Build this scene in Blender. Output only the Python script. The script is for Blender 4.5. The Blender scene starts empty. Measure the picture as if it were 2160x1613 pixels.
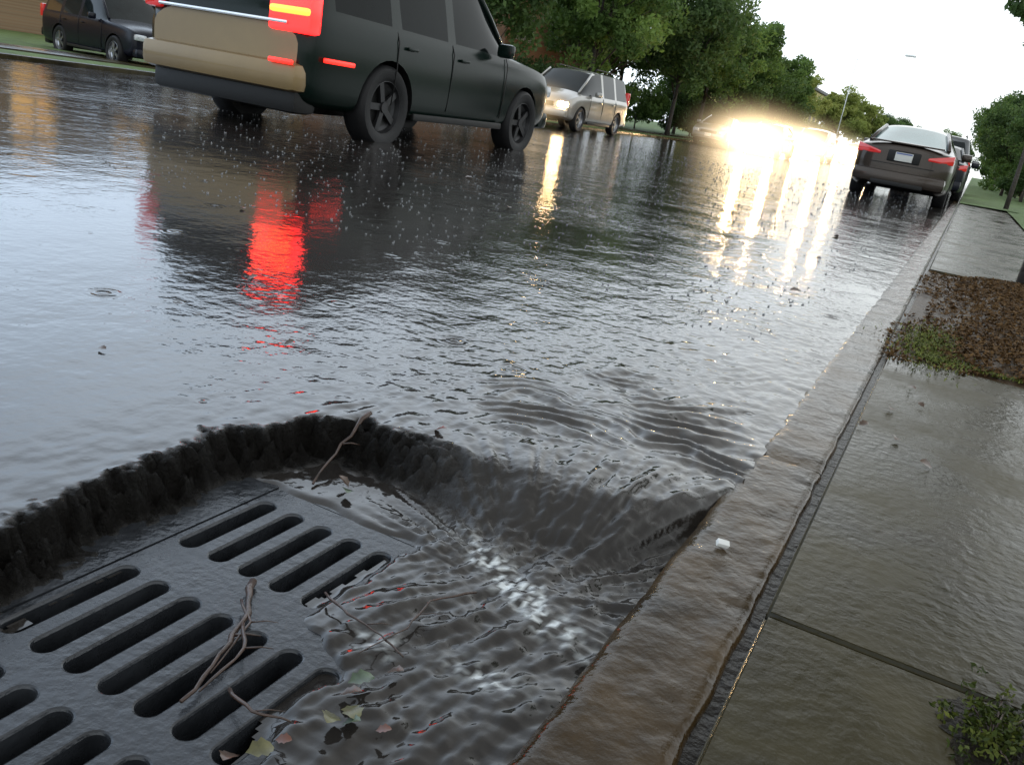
import bpy, bmesh, math, random
import numpy as np
from mathutils import Vector, Matrix, noise
random.seed(4); np.random.seed(4)
S=bpy.context.scene
S.view_settings.view_transform='Standard'; S.view_settings.look='None'; S.view_settings.exposure=0
COL=S.collection
# ------------------------------------------------------------ materials
def nt(m):
    m.use_nodes=True; t=m.node_tree; return t,t.nodes,t.links
def mat(name,col,rough=.5,metal=0,emit=None,es=0,coat=0,var=0,vscale=4,bump=0,bscale=30,bdist=.01,spec=.5,ior=None,rvar=0):
    m=bpy.data.materials.new(name); t,N,L=nt(m); b=N['Principled BSDF']
    b.inputs['Base Color'].default_value=(*col,1); b.inputs['Roughness'].default_value=rough
    b.inputs['Metallic'].default_value=metal; b.inputs['Specular IOR Level'].default_value=spec
    if ior: b.inputs['IOR'].default_value=ior
    if coat: b.inputs['Coat Weight'].default_value=coat; b.inputs['Coat Roughness'].default_value=.06
    if emit: b.inputs['Emission Color'].default_value=(*emit,1); b.inputs['Emission Strength'].default_value=es
    tc=N.new('ShaderNodeTexCoord')
    if var or rvar:
        n=N.new('ShaderNodeTexNoise'); n.inputs['Scale'].default_value=vscale; n.inputs['Detail'].default_value=6; n.inputs['Roughness'].default_value=.6
        L.new(tc.outputs['Object'],n.inputs['Vector'])
    if var:
        r=N.new('ShaderNodeValToRGB'); r.color_ramp.elements[0].position=.3; r.color_ramp.elements[1].position=.7
        r.color_ramp.elements[0].color=tuple(c*(1-var) for c in col)+(1,); r.color_ramp.elements[1].color=tuple(min(1,c*(1+var)) for c in col)+(1,)
        L.new(n.outputs['Fac'],r.inputs['Fac']); L.new(r.outputs['Color'],b.inputs['Base Color'])
    if rvar:
        mr=N.new('ShaderNodeMapRange'); mr.inputs['From Min'].default_value=.35; mr.inputs['From Max'].default_value=.65
        mr.inputs['To Min'].default_value=max(.02,rough-rvar); mr.inputs['To Max'].default_value=rough+rvar
        L.new(n.outputs['Fac'],mr.inputs['Value']); L.new(mr.outputs['Result'],b.inputs['Roughness'])
    if bump:
        n2=N.new('ShaderNodeTexNoise'); n2.inputs['Scale'].default_value=bscale; n2.inputs['Detail'].default_value=5
        L.new(tc.outputs['Object'],n2.inputs['Vector'])
        bp=N.new('ShaderNodeBump'); bp.inputs['Strength'].default_value=bump; bp.inputs['Distance'].default_value=bdist
        L.new(n2.outputs['Fac'],bp.inputs['Height']); L.new(bp.outputs['Normal'],b.inputs['Normal'])
    return m
M_tyre=mat('tyre_rubber',(.010,.010,.011),.6,bump=.3,bscale=40,spec=.3)
M_rim=mat('wheel_alloy',(.35,.36,.38),.3,.9,var=.2)
M_rimd=mat('wheel_alloy_dark',(.03,.03,.032),.45,.6,var=.2)
M_glass=mat('car_glass',(.010,.014,.015),.05,0,spec=.22,var=.2)
M_glassd=mat('car_glass_dark',(.005,.007,.007),.08,0,spec=.07,var=.2)
M_glass_sky=mat('rear_glass_sky_tint',(.12,.20,.20),.10,0,spec=.6,coat=.6,var=.25,vscale=2)  # pale teal base colour stands in for the sky reflected in the glass
M_trim=mat('black_trim',(.008,.008,.008),.5,bump=.1,spec=.3)
M_chrome=mat('chrome_trim',(.6,.6,.6),.15,1,var=.1)
M_plate=mat('plate_white',(.55,.55,.52),.4,var=.08)
M_plateblue=mat('plate_blue',(.08,.12,.3),.4,var=.1)
M_tail=mat('tail_lamp_red',(.35,.01,.012),.12,coat=1,emit=(1,.03,.02),es=.22,var=.2,vscale=12)
M_tail_dim=mat('tail_lamp_dim',(.4,.01,.012),.12,coat=1,emit=(1,.02,.015),es=.3,var=.2,vscale=12)
M_tail_on=mat('tail_lamp_lit',(.6,.02,.01),.2,emit=(1,.012,.012),es=5.5,var=.1)
M_marker=mat('marker_lamp_lit',(.6,.02,.01),.2,emit=(1,.02,.012),es=2.2,var=.1)
M_amber_on=mat('turn_lamp_lit',(.6,.2,.02),.2,emit=(1,.30,.04),es=3,var=.1)
M_head_on=mat('head_lamp_lit',(.9,.8,.6),.2,emit=(1,.64,.30),es=600,var=.05)
M_head_soft=mat('head_lamp_soft',(.9,.8,.6),.2,emit=(1,.66,.30),es=80,var=.05)
M_head_off=mat('head_lamp_clear',(.45,.47,.5),.1,spec=1,coat=1,var=.2,vscale=20)
# ------------------------------------------------------------ object helpers
def link(o,parent=None):
    COL.objects.link(o)
    if parent is not None: o.parent=parent
    return o
def meshobj(name,verts,faces,m,parent=None,smooth=False):
    me=bpy.data.meshes.new(name); me.from_pydata([tuple(v) for v in verts],[],faces); me.update()
    if m is not None: me.materials.append(m)
    if smooth: me.polygons.foreach_set('use_smooth',[True]*len(me.polygons))
    o=bpy.data.objects.new(name,me); return link(o,parent)
def empty(name,loc=(0,0,0),rz=0,parent=None):
    o=bpy.data.objects.new(name,None); o.location=loc; o.rotation_euler=(0,0,rz); o.empty_display_size=.2
    return link(o,parent)
def tag(o,label,cat,group=None,kind=None):
    if kind: o['kind']=kind
    if label: o['label']=label
    if cat: o['category']=cat
    if group: o['group']=group
    return o
def rbox(name,c,size,m,parent=None,bev=.02,rot=(0,0,0),seg=2,taper=None):
    bm=bmesh.new(); bmesh.ops.create_cube(bm,size=1)
    for v in bm.verts:
        v.co.x*=size[0]; v.co.y*=size[1]; v.co.z*=size[2]
        if taper: taper(v)
    if bev>0: bmesh.ops.bevel(bm,geom=list(bm.edges),offset=min(bev,min(size)*.45),segments=seg,affect='EDGES',profile=.6)
    me=bpy.data.meshes.new(name); bm.to_mesh(me); bm.free(); me.materials.append(m)
    me.polygons.foreach_set('use_smooth',[True]*len(me.polygons)); me.set_sharp_from_angle(angle=math.radians(40))
    o=bpy.data.objects.new(name,me); o.location=c; o.rotation_euler=rot; return link(o,parent)
def tube_geo(pts,rads,n=8):
    V=[];F=[]
    pts=[Vector(p) for p in pts]
    for i,p in enumerate(pts):
        d=(pts[min(i+1,len(pts)-1)]-pts[max(i-1,0)]).normalized()
        a=d.orthogonal().normalized() if abs(d.z)>.9 else d.cross(Vector((0,0,1))).normalized()
        b=d.cross(a)
        for k in range(n):
            t=2*math.pi*k/n; V.append(p+(a*math.cos(t)+b*math.sin(t))*rads[i])
    for i in range(len(pts)-1):
        for k in range(n):
            F.append((i*n+k,i*n+(k+1)%n,(i+1)*n+(k+1)%n,(i+1)*n+k))
    F.append(tuple(range(n-1,-1,-1))); F.append(tuple(range((len(pts)-1)*n,len(pts)*n)))
    return V,F
def tubes(name,list_,m,parent=None,n=8):
    V=[];F=[]
    for pts,r in list_:
        v,f=tube_geo(pts,r,n); o=len(V); V+=v; F+=[tuple(i+o for i in q) for q in f]
    return meshobj(name,V,F,m,parent,True)
def lathe(name,prof,m,parent=None,n=32,axis='x'):
    V=[];F=[]
    for (a,r) in prof:
        for k in range(n):
            t=2*math.pi*k/n; V.append((a,r*math.cos(t),r*math.sin(t)))
    for i in range(len(prof)-1):
        for k in range(n): F.append((i*n+k,i*n+(k+1)%n,(i+1)*n+(k+1)%n,(i+1)*n+k))
    o=meshobj(name,V,F,m,parent,True); o.data.set_sharp_from_angle(angle=math.radians(40)); return o
# ------------------------------------------------------------ vehicles
def body_mesh(st,wheels,wr_,glass_cap_rear=False,lower_rear=False):
    bm=bmesh.new(); cl=bm.edges.layers.float.new('crease_edge'); rings=[]
    for s in st:
        y,top,belt,wb,wr,sill,dyt=s[:7]; wm=wb+.04
        half=[(0,top,dyt),(wr*.62,top-.012,dyt),(wr,top-.06,dyt),(wb,belt,0),(wm,belt-.10,0),(wm+.005,(belt-.1+sill+.1)/2,0),(wm-.02,sill+.08,0),(wm-.12,sill,0),(0,sill,0)]
        R=[bm.verts.new((x,y+d,z)) for x,z,d in half]
        Lf=[R[0]]+[bm.verts.new((-x,y+d,z)) for x,z,d in half[1:-1]]+[R[8]]
        rings.append((R,Lf))
    for i in range(len(st)-1):
        tg,sg=st[i][7],st[i][8]
        for side in (0,1):
            A=rings[i][side];B=rings[i+1][side]
            for k in range(8):
                q=(A[k],B[k],B[k+1],A[k+1]) if side==0 else (A[k+1],B[k+1],B[k],A[k])
                f=bm.faces.new(q); f.smooth=True
                f.material_index=1 if ((tg and k<2) or (sg and k==2)) else (2 if k==7 else 0)
            for k,c in ((2,.55),(3,.6),(6,.3)):
                e=bm.edges.get((A[k],B[k])); e[cl]=c
    for idx,rev in ((0,False),(-1,True)):
        R,Lf=rings[idx]
        for k in range(8):
            vs=[R[k],R[k+1],Lf[k+1],Lf[k]]; u=[]
            for v in vs:
                if v not in u: u.append(v)
            if rev: u=u[::-1]
            f=bm.faces.new(u); f.smooth=True
            mi=0
            if idx==0 and glass_cap_rear and k==2: mi=1
            if idx==0 and lower_rear and k>=4: mi=3
            f.material_index=mi
    for e in bm.edges:
        if len(e.link_faces)==2 and len({f.material_index for f in e.link_faces})==2: e[cl]=max(e[cl],.8)
    bmesh.ops.recalc_face_normals(bm,faces=bm.faces)
    me=bpy.data.meshes.new('tmpbody'); bm.to_mesh(me); bm.free()
    for i in range(4): me.materials.append(None)
    o=bpy.data.objects.new('tmpbody',me); COL.objects.link(o)
    sm=o.modifiers.new('s','SUBSURF'); sm.levels=2; sm.render_levels=2
    cb=bmesh.new()
    for wy in wheels:
        for sx in (-1,1):
            r=bmesh.ops.create_cone(cb,cap_ends=True,segments=28,radius1=wr_+.055,radius2=wr_+.055,depth=.62,matrix=Matrix.Translation((sx*(st[len(st)//2][3]+.02),wy,wr_-.01))@Matrix.Rotation(math.pi/2,4,'Y'))
    for f in cb.faces: f.material_index=2
    cm=bpy.data.meshes.new('tmpcut'); cb.to_mesh(cm); cb.free()
    for i in range(4): cm.materials.append(None)
    co=bpy.data.objects.new('tmpcut',cm); COL.objects.link(co)
    b=o.modifiers.new('b','BOOLEAN'); b.operation='DIFFERENCE'; b.object=co; b.solver='EXACT'
    dg=bpy.context.evaluated_depsgraph_get(); dg.update()
    res=bpy.data.meshes.new_from_object(o.evaluated_get(dg))
    bpy.data.objects.remove(o); bpy.data.objects.remove(co)
    return res
def split(me,idx,name,m,parent,push=0,flt=None):
    vm={};V=[];F=[]
    for p in me.polygons:
        if p.material_index in idx and (flt is None or flt(p)):
            q=[]
            for v in p.vertices:
                if v not in vm: vm[v]=len(V); V.append(me.vertices[v].co+me.vertices[v].normal*push)
                q.append(vm[v])
            F.append(q)
    if not F: return None
    o=meshobj(name,V,F,m,parent,True); o.data.set_sharp_from_angle(angle=math.radians(38)); return o
def wheel(parent,x,y,r,w=.22,rimm=None):
    e=empty('wheel',(x,y,r),0,parent); s=1 if x>0 else -1; h=w/2
    lathe('tyre',[(-h*.8,r*.62),(-h,r*.72),(-h,r*.9),(-h*.75,r*.985),(-h*.3,r),(h*.3,r),(h*.75,r*.985),(h,r*.9),(h,r*.72),(h*.8,r*.62),(0,r*.6)],M_tyre,e)
    o1=s*h*.8
    prof=[(o1,r*.66),(o1+s*.005,r*.62),(s*h*.45,r*.58),(s*h*.3,r*.5),(s*h*.3,.01)]
    rim=lathe('rim',prof,rimm or M_rim,e,n=24)
    bm=bmesh.new(); bm.from_mesh(rim.data)
    for f in bm.faces:
        if max(v.co.yz.length for v in f.verts)<r*.55: f.material_index=1
    for k in range(5):
        a=2*math.pi*k/5+.3
        g=bmesh.ops.create_cube(bm,size=1,matrix=Matrix.Rotation(a,4,'X')@Matrix.Translation((s*h*.55,0,r*.33))@Matrix.Diagonal((.03,r*.16,r*.56,1)))
    bmesh.ops.create_cone(bm,cap_ends=True,segments=16,radius1=r*.15,radius2=r*.13,depth=.05,matrix=Matrix.Translation((s*h*.6,0,0))@Matrix.Rotation(math.pi/2,4,'Y'))
    bm.to_mesh(rim.data); bm.free(); rim.data.materials.append(M_trim)
    return e
TYPES={
 'suv':dict(st=[(-2.50,1.76,1.10,.84,.66,.42,.20,0,0),(-2.40,1.84,1.12,.92,.74,.34,.16,0,0),(-2.18,1.86,1.12,.94,.75,.30,.06,0,1),(-1.30,1.87,1.11,.95,.76,.29,0,0,0),(-1.18,1.87,1.11,.95,.76,.29,0,0,1),(-.28,1.87,1.10,.95,.75,.29,0,0,0),(-.16,1.87,1.10,.95,.75,.29,0,0,1),(.42,1.82,1.10,.95,.73,.29,0,1,1),(1.12,1.20,1.09,.94,.84,.29,0,0,0),(1.9,1.13,1.06,.92,.82,.30,0,0,0),(2.38,1.05,.98,.88,.78,.34,0,0,0),(2.55,.92,.85,.80,.70,.42,0,0,0)],
   wheels=(-1.32,1.62),r=.39,belt=1.1,hw=.95,rear=-2.5,front=2.55,tailz=1.05,headz=.82),
 'sedan':dict(st=[(-2.22,.98,.92,.66,.54,.36,.0,0,0),(-2.12,1.035,.955,.77,.66,.24,0,0,0),(-1.70,1.07,.965,.83,.70,.2,0,1,0),(-.80,1.38,.955,.835,.56,.2,0,0,1),(-.16,1.43,.945,.835,.58,.2,0,0,0),(-.06,1.43,.945,.835,.58,.2,0,0,1),(.38,1.40,.94,.835,.57,.2,0,1,1),(1.22,1.0,.91,.83,.72,.2,0,0,0),(1.8,.92,.85,.81,.70,.21,0,0,0),(2.15,.80,.74,.76,.66,.24,0,0,0),(2.27,.68,.62,.66,.55,.32,0,0,0)],
   wheels=(-1.28,1.38),r=.315,belt=.945,hw=.835,rear=-2.22,front=2.27,tailz=.84,headz=.62),
 'van':dict(st=[(-2.30,1.62,1.02,.80,.62,.40,.16,0,0),(-2.22,1.70,1.04,.88,.70,.3,.12,0,0),(-2.02,1.74,1.04,.91,.72,.26,.04,0,1),(-1.1,1.75,1.04,.92,.73,.25,0,0,0),(-1.0,1.75,1.04,.92,.73,.25,0,0,1),(-.05,1.75,1.03,.92,.73,.25,0,0,0),(.05,1.75,1.03,.92,.72,.25,0,0,1),(.62,1.68,1.02,.92,.70,.25,0,1,1),(1.52,1.10,1.0,.90,.76,.25,0,0,0),(2.0,.98,.91,.87,.74,.26,0,0,0),(2.28,.84,.78,.80,.68,.3,0,0,0),(2.38,.70,.64,.70,.60,.36,0,0,0)],
   wheels=(-1.38,1.5),r=.335,belt=1.03,hw=.92,rear=-2.3,front=2.38,tailz=1.15,headz=.68),
}
CACHE={}
def make_car(kind,loc,rz,paint,label,cat,group=None,head=None,tail=None,lower=None,name='parked_car',rimm=None,sc=1,rearglass=None,glass=None):
    T=TYPES[kind]; glass=glass or M_glass
    root=empty(name,loc,rz); tag(root,label,cat,group); root.scale=(sc,)*3
    if kind not in CACHE: CACHE[kind]=body_mesh(T['st'],T['wheels'],T['r'],kind!='sedan',kind=='suv')
    me=CACHE[kind]
    split(me,(0,) if lower else (0,3),'body',paint,root)
    if lower: split(me,(3,),'tailgate',lower,root)
    if rearglass:
        isr=lambda p: p.center.y<-.78 and abs(p.normal.x)<.5
        split(me,(1,),'rear_window',rearglass,root,flt=isr); split(me,(1,),'window',glass,root,flt=lambda p:not isr(p))
    else: split(me,(1,),'window',glass,root)
    split(me,(2,),'underbody',M_trim,root)
    st=T['st']; hw=T['hw']; R=T['rear']; Fr=T['front']
    for i in range(len(st)-1):
        if st[i][7]:
            for s in (-1,1):
                a=st[i];b=st[i+1]
                p=[(s*(a[4]-.02),a[0]+.0,a[1]-.035),(s*((a[4]+b[4])/2+.0),(a[0]+b[0])/2,(a[1]+b[1])/2-.03),(s*(b[4]+.0),b[0],b[1]-.04)]
                tubes('window_pillar',[(p,[.035,.035,.035])],paint,root)
    for wy in T['wheels']:
        for s in (-1,1): wheel(root,s*(hw-.09),wy,T['r'],.22 if kind!='suv' else .26,rimm)
    for s in (-1,1):
        for yy in ((st[3][0]+.06,st[5][0]+.06,1.0) if kind!='sedan' else (-.98,-.1,.92)):
            tubes('door_seam',[([(s*(hw+.004),yy,T['belt']-.01),(s*(hw+.043),yy,T['belt']-.1),(s*(hw+.047),yy,T['belt']-.35),(s*(hw+.022),yy,.42)],[.006]*4)],M_trim,root,6)
        for yy in ((st[3][0]+.28,st[5][0]+.28) if kind!='sedan' else (-.78,.08)):
            rbox('door_handle',(s*(hw+.055),yy,T['belt']-.14),(.03,.17,.03),paint,root,.01)
        rbox('side_mirror',(s*(hw+.14),(.75 if kind!='suv' else .72),T['belt']+.06),(.2,.1,.15),paint,root,.04)
        rbox('sill_trim',(s*(hw+.025),.1,.33 if kind=='suv' else .27),(.04,1.8 if kind!='suv' else 1.9,.07),M_trim,root,.015)
    z0=.52 if kind=='suv' else .42
    rbox('rear_bumper',(0,R+.02,z0+(.02 if kind=='suv' else 0)),(hw*2-.08,.22,.24),lower or paint,root,.07)
    if kind=='suv': rbox('rear_valance',(0,R+.16,.36),(hw*2-.2,.3,.24),M_trim,root,.06); rbox('fuel_tank',(0,R+.9,.34),(1.1,.8,.22),M_trim,root,.06)
    rbox('front_bumper',(0,Fr-.08,.45),(hw*2-.16,.26,.22),paint,root,.07)
    rbox('grille',(0,Fr-.015,T['headz']-.02),(hw*.95,.06,.13),M_trim,root,.02)
    rbox('front_plate',(0,Fr+.055,.47),(.3,.015,.15),M_plate,root,.005)
    hm=head or M_head_off
    for s in (-1,1):
        rbox('headlight',(s*(hw-.22),Fr-.06,T['headz']),(.30,.16,.15),hm,root,.05,rot=(0,0,-s*.3))
        tm=tail or M_tail
        if kind=='sedan':
            def tp(v,s=s):
                k=(v.co.x*s/.42+.5)
                v.co.z=v.co.z*(.35+.85*k)+ .045*k
                v.co.y+=.20*max(0,k-.25)**1.3
            rbox('taillight',(s*(hw-.22),R+.015,T['tailz']-.01),(.42,.12,.14),tm,root,.022,taper=tp)
        elif kind=='suv':
            if tail and s<0: tm=M_tail_dim
            if tail and s>0:
                rbox('taillight',(s*(hw-.20),R+.05,T['tailz']+.06),(.46,.16,.42),tm,root,.04)
                rbox('turn_light',(s*(hw-.19),R+.03,T['tailz']+.02),(.42,.18,.06),M_amber_on,root,.025)
            else: rbox('taillight',(s*(hw-.10),R+.05,T['tailz']+.05),(.22,.16,.34),tm,root,.04)
        else:
            rbox('taillight',(s*(hw-.09),R+.07,T['tailz']),(.16,.14,.4),tm,root,.04)
    pz={'sedan':.80,'suv':.86,'van':.8}[kind]
    if kind=='sedan':
        rbox('plate_recess',(0,R+.0,pz-.0),(.56,.05,.20),M_trim,root,.03)
        rbox('trunk_seam',(0,R-.005,.66),(1.1,.03,.012),M_trim,root,.004)
        rbox('bumper_vent',(0,R-.07,.32),(.9,.06,.08),M_trim,root,.02)
        rbox('trunk_lip',(0,R+.10,1.035),(1.25,.12,.03),paint,root,.012)
    if not tail:
        rbox('licence_plate',(0,R-.035-(.02 if kind!='sedan' else 0),pz),(.30,.012,.15),M_plate,root,.005)
        rbox('plate_banner',(0,R-.043-(.02 if kind!='sedan' else 0),pz+.055),(.27,.004,.022),M_plateblue,root,0)
    if kind=='suv' or kind=='van':
        rbox('rear_wiper',(.12,R+.02,T['belt']+.08),(.5,.02,.02),M_trim,root,.005,rot=(0,-.15,0))
        for s in (-1,1):
            tubes('roof_rail',[([(s*.6,-1.9,T['st'][3][1]+.0),(s*.62,-1.8,T['st'][3][1]+.05),(s*.62,.1,T['st'][3][1]+.05),(s*.6,.2,T['st'][3][1])],[.018]*4)],M_trim,root,6)
    if not tail: tubes('exhaust_pipe',[([(-hw*.55,R+.15,.27),(-hw*.55,R-.04,.26)],[.03,.03])],M_chrome,root,10)
    return root
P=lambda n,c,me=.4,r=.25,coat=1,sp=.5: mat(n,c,r,me,coat=coat,var=.12,vscale=1.5,spec=sp)
P_green=P('paint_dark_green',(.003,.009,.007),.0,.20,.0,.20); P_gold=P('paint_tan',(.20,.135,.055),.3,.4,.3)
P_silver=P('paint_silver_beige',(.26,.25,.23),.6,.3); P_brown=P('paint_brown_grey',(.032,.022,.016),.6,.28,.5)
P_black=P('paint_black_blue',(.005,.006,.012),.0,.25,.0,.25); P_white=P('paint_white',(.5,.5,.5),0,.3); P_grey=P('paint_grey',(.08,.085,.09))
suv=make_car('suv',(-6.62,9.35,-.07),0,P_green,'dark green utility vehicle with tan tailgate driving through floodwater','car',tail=M_tail_on,lower=P_gold,name='moving_car',rimm=M_rimd,sc=1.08,glass=M_glassd)
rbox('bumper_reflector',(.76,-2.60,.66),(.26,.03,.04),M_marker,suv,.012)
rbox('side_marker',(1.0,-2.12,.72),(.03,.42,.04),M_marker,suv,.012)
rbox('chrome_strip',(0,-2.535,.97),(1.5,.03,.03),M_chrome,suv,.01)
make_car('van',(-11.2,25.6,0),math.pi,P_silver,'silver beige minivan with lit headlights in standing water','minivan',head=M_head_soft,name='minivan')
g='cars parked along the near kerb'
make_car('sedan',(-1.24,20.95,-.03),0,P_brown,'brown grey sedan with sky-toned rear glass parked at kerb','car',group=g,sc=1.05,rearglass=M_glass_sky)
make_car('sedan',(-1.0,27.6,-.03),0,P_black,'black sedan parked ahead of brown sedan','car',group=g)
make_car('suv',(-1.15,35,-.03),0,P_grey,'grey utility vehicle parked at kerb under trees','car',group=g)
make_car('suv',(-16.2,13.4,-.08),math.radians(-102),P_black,'black utility vehicle standing behind grass strip','car',sc=.75)
g='cars parked along the far kerb'
make_car('sedan',(-11.3,44,0),math.pi,P_silver,'silver sedan parked along tree lined kerb','car',group=g)
make_car('sedan',(-11.3,50,0),math.pi,P_grey,'grey sedan parked along tree lined kerb','car',group=g)
make_car('van',(-11.3,56,0),math.pi,P_grey,'grey van parked along tree lined kerb','car',group=g)
make_car('suv',(-11.3,63,0),math.pi,P_black,'dark utility vehicle parked along tree lined kerb','car',group=g)
g='oncoming cars with lit headlights'
make_car('sedan',(-8.6,42.5,0),math.pi,P_grey,'oncoming sedan with glaring warm headlights in rain','car',group=g,head=M_head_on,name='oncoming_car')
make_car('van',(-8.4,54,0),math.pi,P_silver,'oncoming minivan with glaring warm headlights in rain','car',group=g,head=M_head_on,name='oncoming_car')
make_car('sedan',(-7.2,64,0),math.pi,P_white,'oncoming white sedan with glaring headlights in rain','car',group=g,head=M_head_on,name='oncoming_car')
make_car('suv',(-8.5,84,0),math.pi,P_black,'distant oncoming car with lit headlights','car',group=g,head=M_head_on,name='oncoming_car')
# ------------------------------------------------------------ water
DZ=.08; KS=.975
def interp(x,pts):
    return float(np.interp(x,[p[0] for p in pts],[p[1] for p in pts]))
XL=[(-.5,-1.01),(.4,-1.04),(.71,-1.07),(.91,-1.12),(1.21,-1.13),(1.36,-1.08),(1.5,-.99)]
YT=[(-1.2,1.22),(-1.12,1.35),(-1.0,1.46),(-.81,1.47),(-.56,1.53),(-.39,1.58),(-.29,1.72),(-.24,1.78)]
def sst(a,b,x):
    t=max(0,min(1,(x-a)/(b-a))); return t*t*(3-2*t)
def grow(a,b,step,g):
    r=[a];s=step
    while abs(r[-1]-a)<abs(b-a): r.append(r[-1]+math.copysign(s,b-a)); s*=g
    r[-1]=b; return r
xs=list(np.arange(-.246,-1.30,-.0065)); xs+=list(np.arange(xs[-1]-.018,-3.0,-.020)); xs+=grow(xs[-1],-12.4,.03,1.14)[1:]
ys=grow(.28,-14,.02,1.25)[1:][::-1]+list(np.arange(.28,2.3,.0065)); ys+=list(np.arange(ys[-1]+.015,5.2,.018)); ys+=grow(ys[-1],420,.03,1.13)[1:]
xs=xs[::-1]; nx,ny=len(xs),len(ys)
V=[];MUD=[];FOAM=[];DEL=[];CALM=[];MURK=[]
nz=noise.noise
for y in ys:
    for x in xs:
        z=0;mud=0;foam=0;dele=False;murk=0
        calm=.34+.66*max(sst(-2.6,-.8,x)*sst(.8,1.5,y),sst(3.2,6.5,y))
        if x>-3.2 and -.6<y<5.4:
            jag=.026*nz((x*9,y*9,1))+.030*nz((x*26,y*26,2))+.022*nz((x*70,y*70,6))
            right=sst(-.86,-.55,x)
            xl=interp(y,XL); yt=interp(x,YT)
            d=min(x-xl,yt-y)+jag*(1-.8*right)
            w=.070*(1-right)+.22*right
            dep=sst(0,w,d)
            z=-DZ*dep
            band=sst(-.014,.004,d)*(1-sst(w*.8,w*1.15+.012,d))
            mud=band*(1-sst(-.95,-.58,x)*.93)
            if band>0: z+=band*(1-right)*(.007*nz((x*34,y*34,3))+.007*nz((x*85,y*85,5)))
            edge=sst(-3.1,-2.2,x)*(1-sst(4.2,5.3,y))*sst(-.5,-.2,y)
            cx,cy=-.46,1.20; rx,ry=x-cx,y-cy; r=math.hypot(rx*1.1,ry); ang=math.atan2(ry,rx)
            if dep<1:
                wob=nz((x*2.2,y*2.2,7))*.30+nz((x*7,y*7,8))*.065+nz((x*16,y*16,8))*.02
                rip=math.sin((r+wob)*2*math.pi/.075+2.5*nz((x*3,y*3,9)))
                rip=rip if rip<0 else rip**1.5
                am=.0058*sst(-1.35,-.45,x)*math.exp(-max(0,r-.5)*.75)*max(0,.05+1.8*nz((x*3.4,y*3.4,4))+.3)
                z+=rip*am*edge*(1-.8*dep)*sst(.2,.5,r)
                kn=.0036*nz((x*20,y*14,12))+.0024*nz((x*45,y*30,13))
                z+=kn*edge*(.10+1.0*sst(-1.6,-.5,x))*math.exp(-max(0,y-1.8)*.45)*(1-.4*mud)*(1-.5*right*dep)
            fl=(.40*nz((ang*9,r*1.8,51))+.48*nz((ang*24,r*2.4,52))+.34*nz((ang*58,r*4,53)))
            flw=math.exp(-((r-.32)/.22)**2)*sst(-.88,-.66,x)*sst(1.12,1.28,y)*edge
            z+=fl*.019*flw
            murk=min(1,flw*.8)
            if dep>.15:
                al=x*.30+y*.95+.03*nz((x*6,y*6,61)); ac=x*.95-y*.30+.05*nz((x*4,y*4,62))
                tb=sst(-.74,-.60,x)*min(1,dep*1.2)
                murk=max(murk,tb)
                z+=tb*(.006+.0060*nz((ac*13,al*3.5,31))+.0070*nz((ac*32,al*8,32))+.0046*nz((ac*70,al*20,33))+.0035*nz((x*60,y*60,35)))
                z+=.0012*nz((x*25,y*25,36))*dep+.005*sst(.9,1,dep)*(1-sst(-.74,-.6,x))
                f1=math.exp(-(((x+.47)/.12)**2+((y-1.20+(x+.46)*.5+.05*nz((x*14,0,3)))/.030)**2))
                f2=math.exp(-(((x+.40)/.05)**2+((y-.97)/.02)**2))+math.exp(-(((x+.56)/.03)**2+((y-.93)/.02)**2))*.8
                foam=min(1,max(0,(f1*1.7+f2*.8)*(.05+3.6*nz((ac*75,al*70,41)))))
                z+=foam*.007*nz((x*150,y*150,2))
            bx=-.69+.05*nz((y*7,3,0))+.02*nz((y*22,x*22,0))+(.13 if y<.90 else 0)*sst(.94,.83,y)+.05*sst(.6,.4,y)
            s_=min(bx-x,1.205+.025*nz((x*12,1,1))-y,d-w*1.12)
            t_=sst(-.022,.010,s_); z=z*(1-t_)+(-DZ-.008)*t_
            if s_>.016: dele=True
        V.append((x,y,z)); MUD.append(min(1,mud)); FOAM.append(foam); DEL.append(dele); CALM.append(calm); MURK.append(murk)
F=[]
for j in range(ny-1):
    for i in range(nx-1):
        a=j*nx+i; q=(a,a+1,a+nx+1,a+nx)
        if DEL[a] and DEL[a+1] and DEL[a+nx] and DEL[a+nx+1]: continue
        F.append(q)
def add_attr(o,name,vals):
    at=o.data.attributes.new(name,'FLOAT','POINT'); at.data.foreach_set('value',vals)
mw=bpy.data.materials.new('flood_water'); t,N,L=nt(mw); b=N['Principled BSDF']
b.inputs['IOR'].default_value=1.6
tc=N.new('ShaderNodeTexCoord')
def noi(scale,detail=3,rough=.5,map_=None):
    n=N.new('ShaderNodeTexNoise'); n.inputs['Scale'].default_value=scale; n.inputs['Detail'].default_value=detail; n.inputs['Roughness'].default_value=rough
    src=tc.outputs['Object']
    if map_:
        mp=N.new('ShaderNodeMapping'); mp.inputs['Scale'].default_value=map_; L.new(src,mp.inputs['Vector']); src=mp.outputs['Vector']
    L.new(src,n.inputs['Vector']); return n
def mth(op,a,b_=None,c=None):
    m=N.new('ShaderNodeMath'); m.operation=op
    for i,v in enumerate((a,b_,c)):
        if v is None: continue
        if isinstance(v,(int,float)): m.inputs[i].default_value=v
        else: L.new(v,m.inputs[i])
    return m.outputs[0]
def attr(n):
    a=N.new('ShaderNodeAttribute'); a.attribute_name=n; return a
at1=attr('mud'); at2=attr('foam'); at3=attr('calm'); at4=attr('murk')
n1=noi(5,4,.55,(1,.8,1)); n2=noi(26,3,.5); n3=noi(1.1,4,.65)
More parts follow.
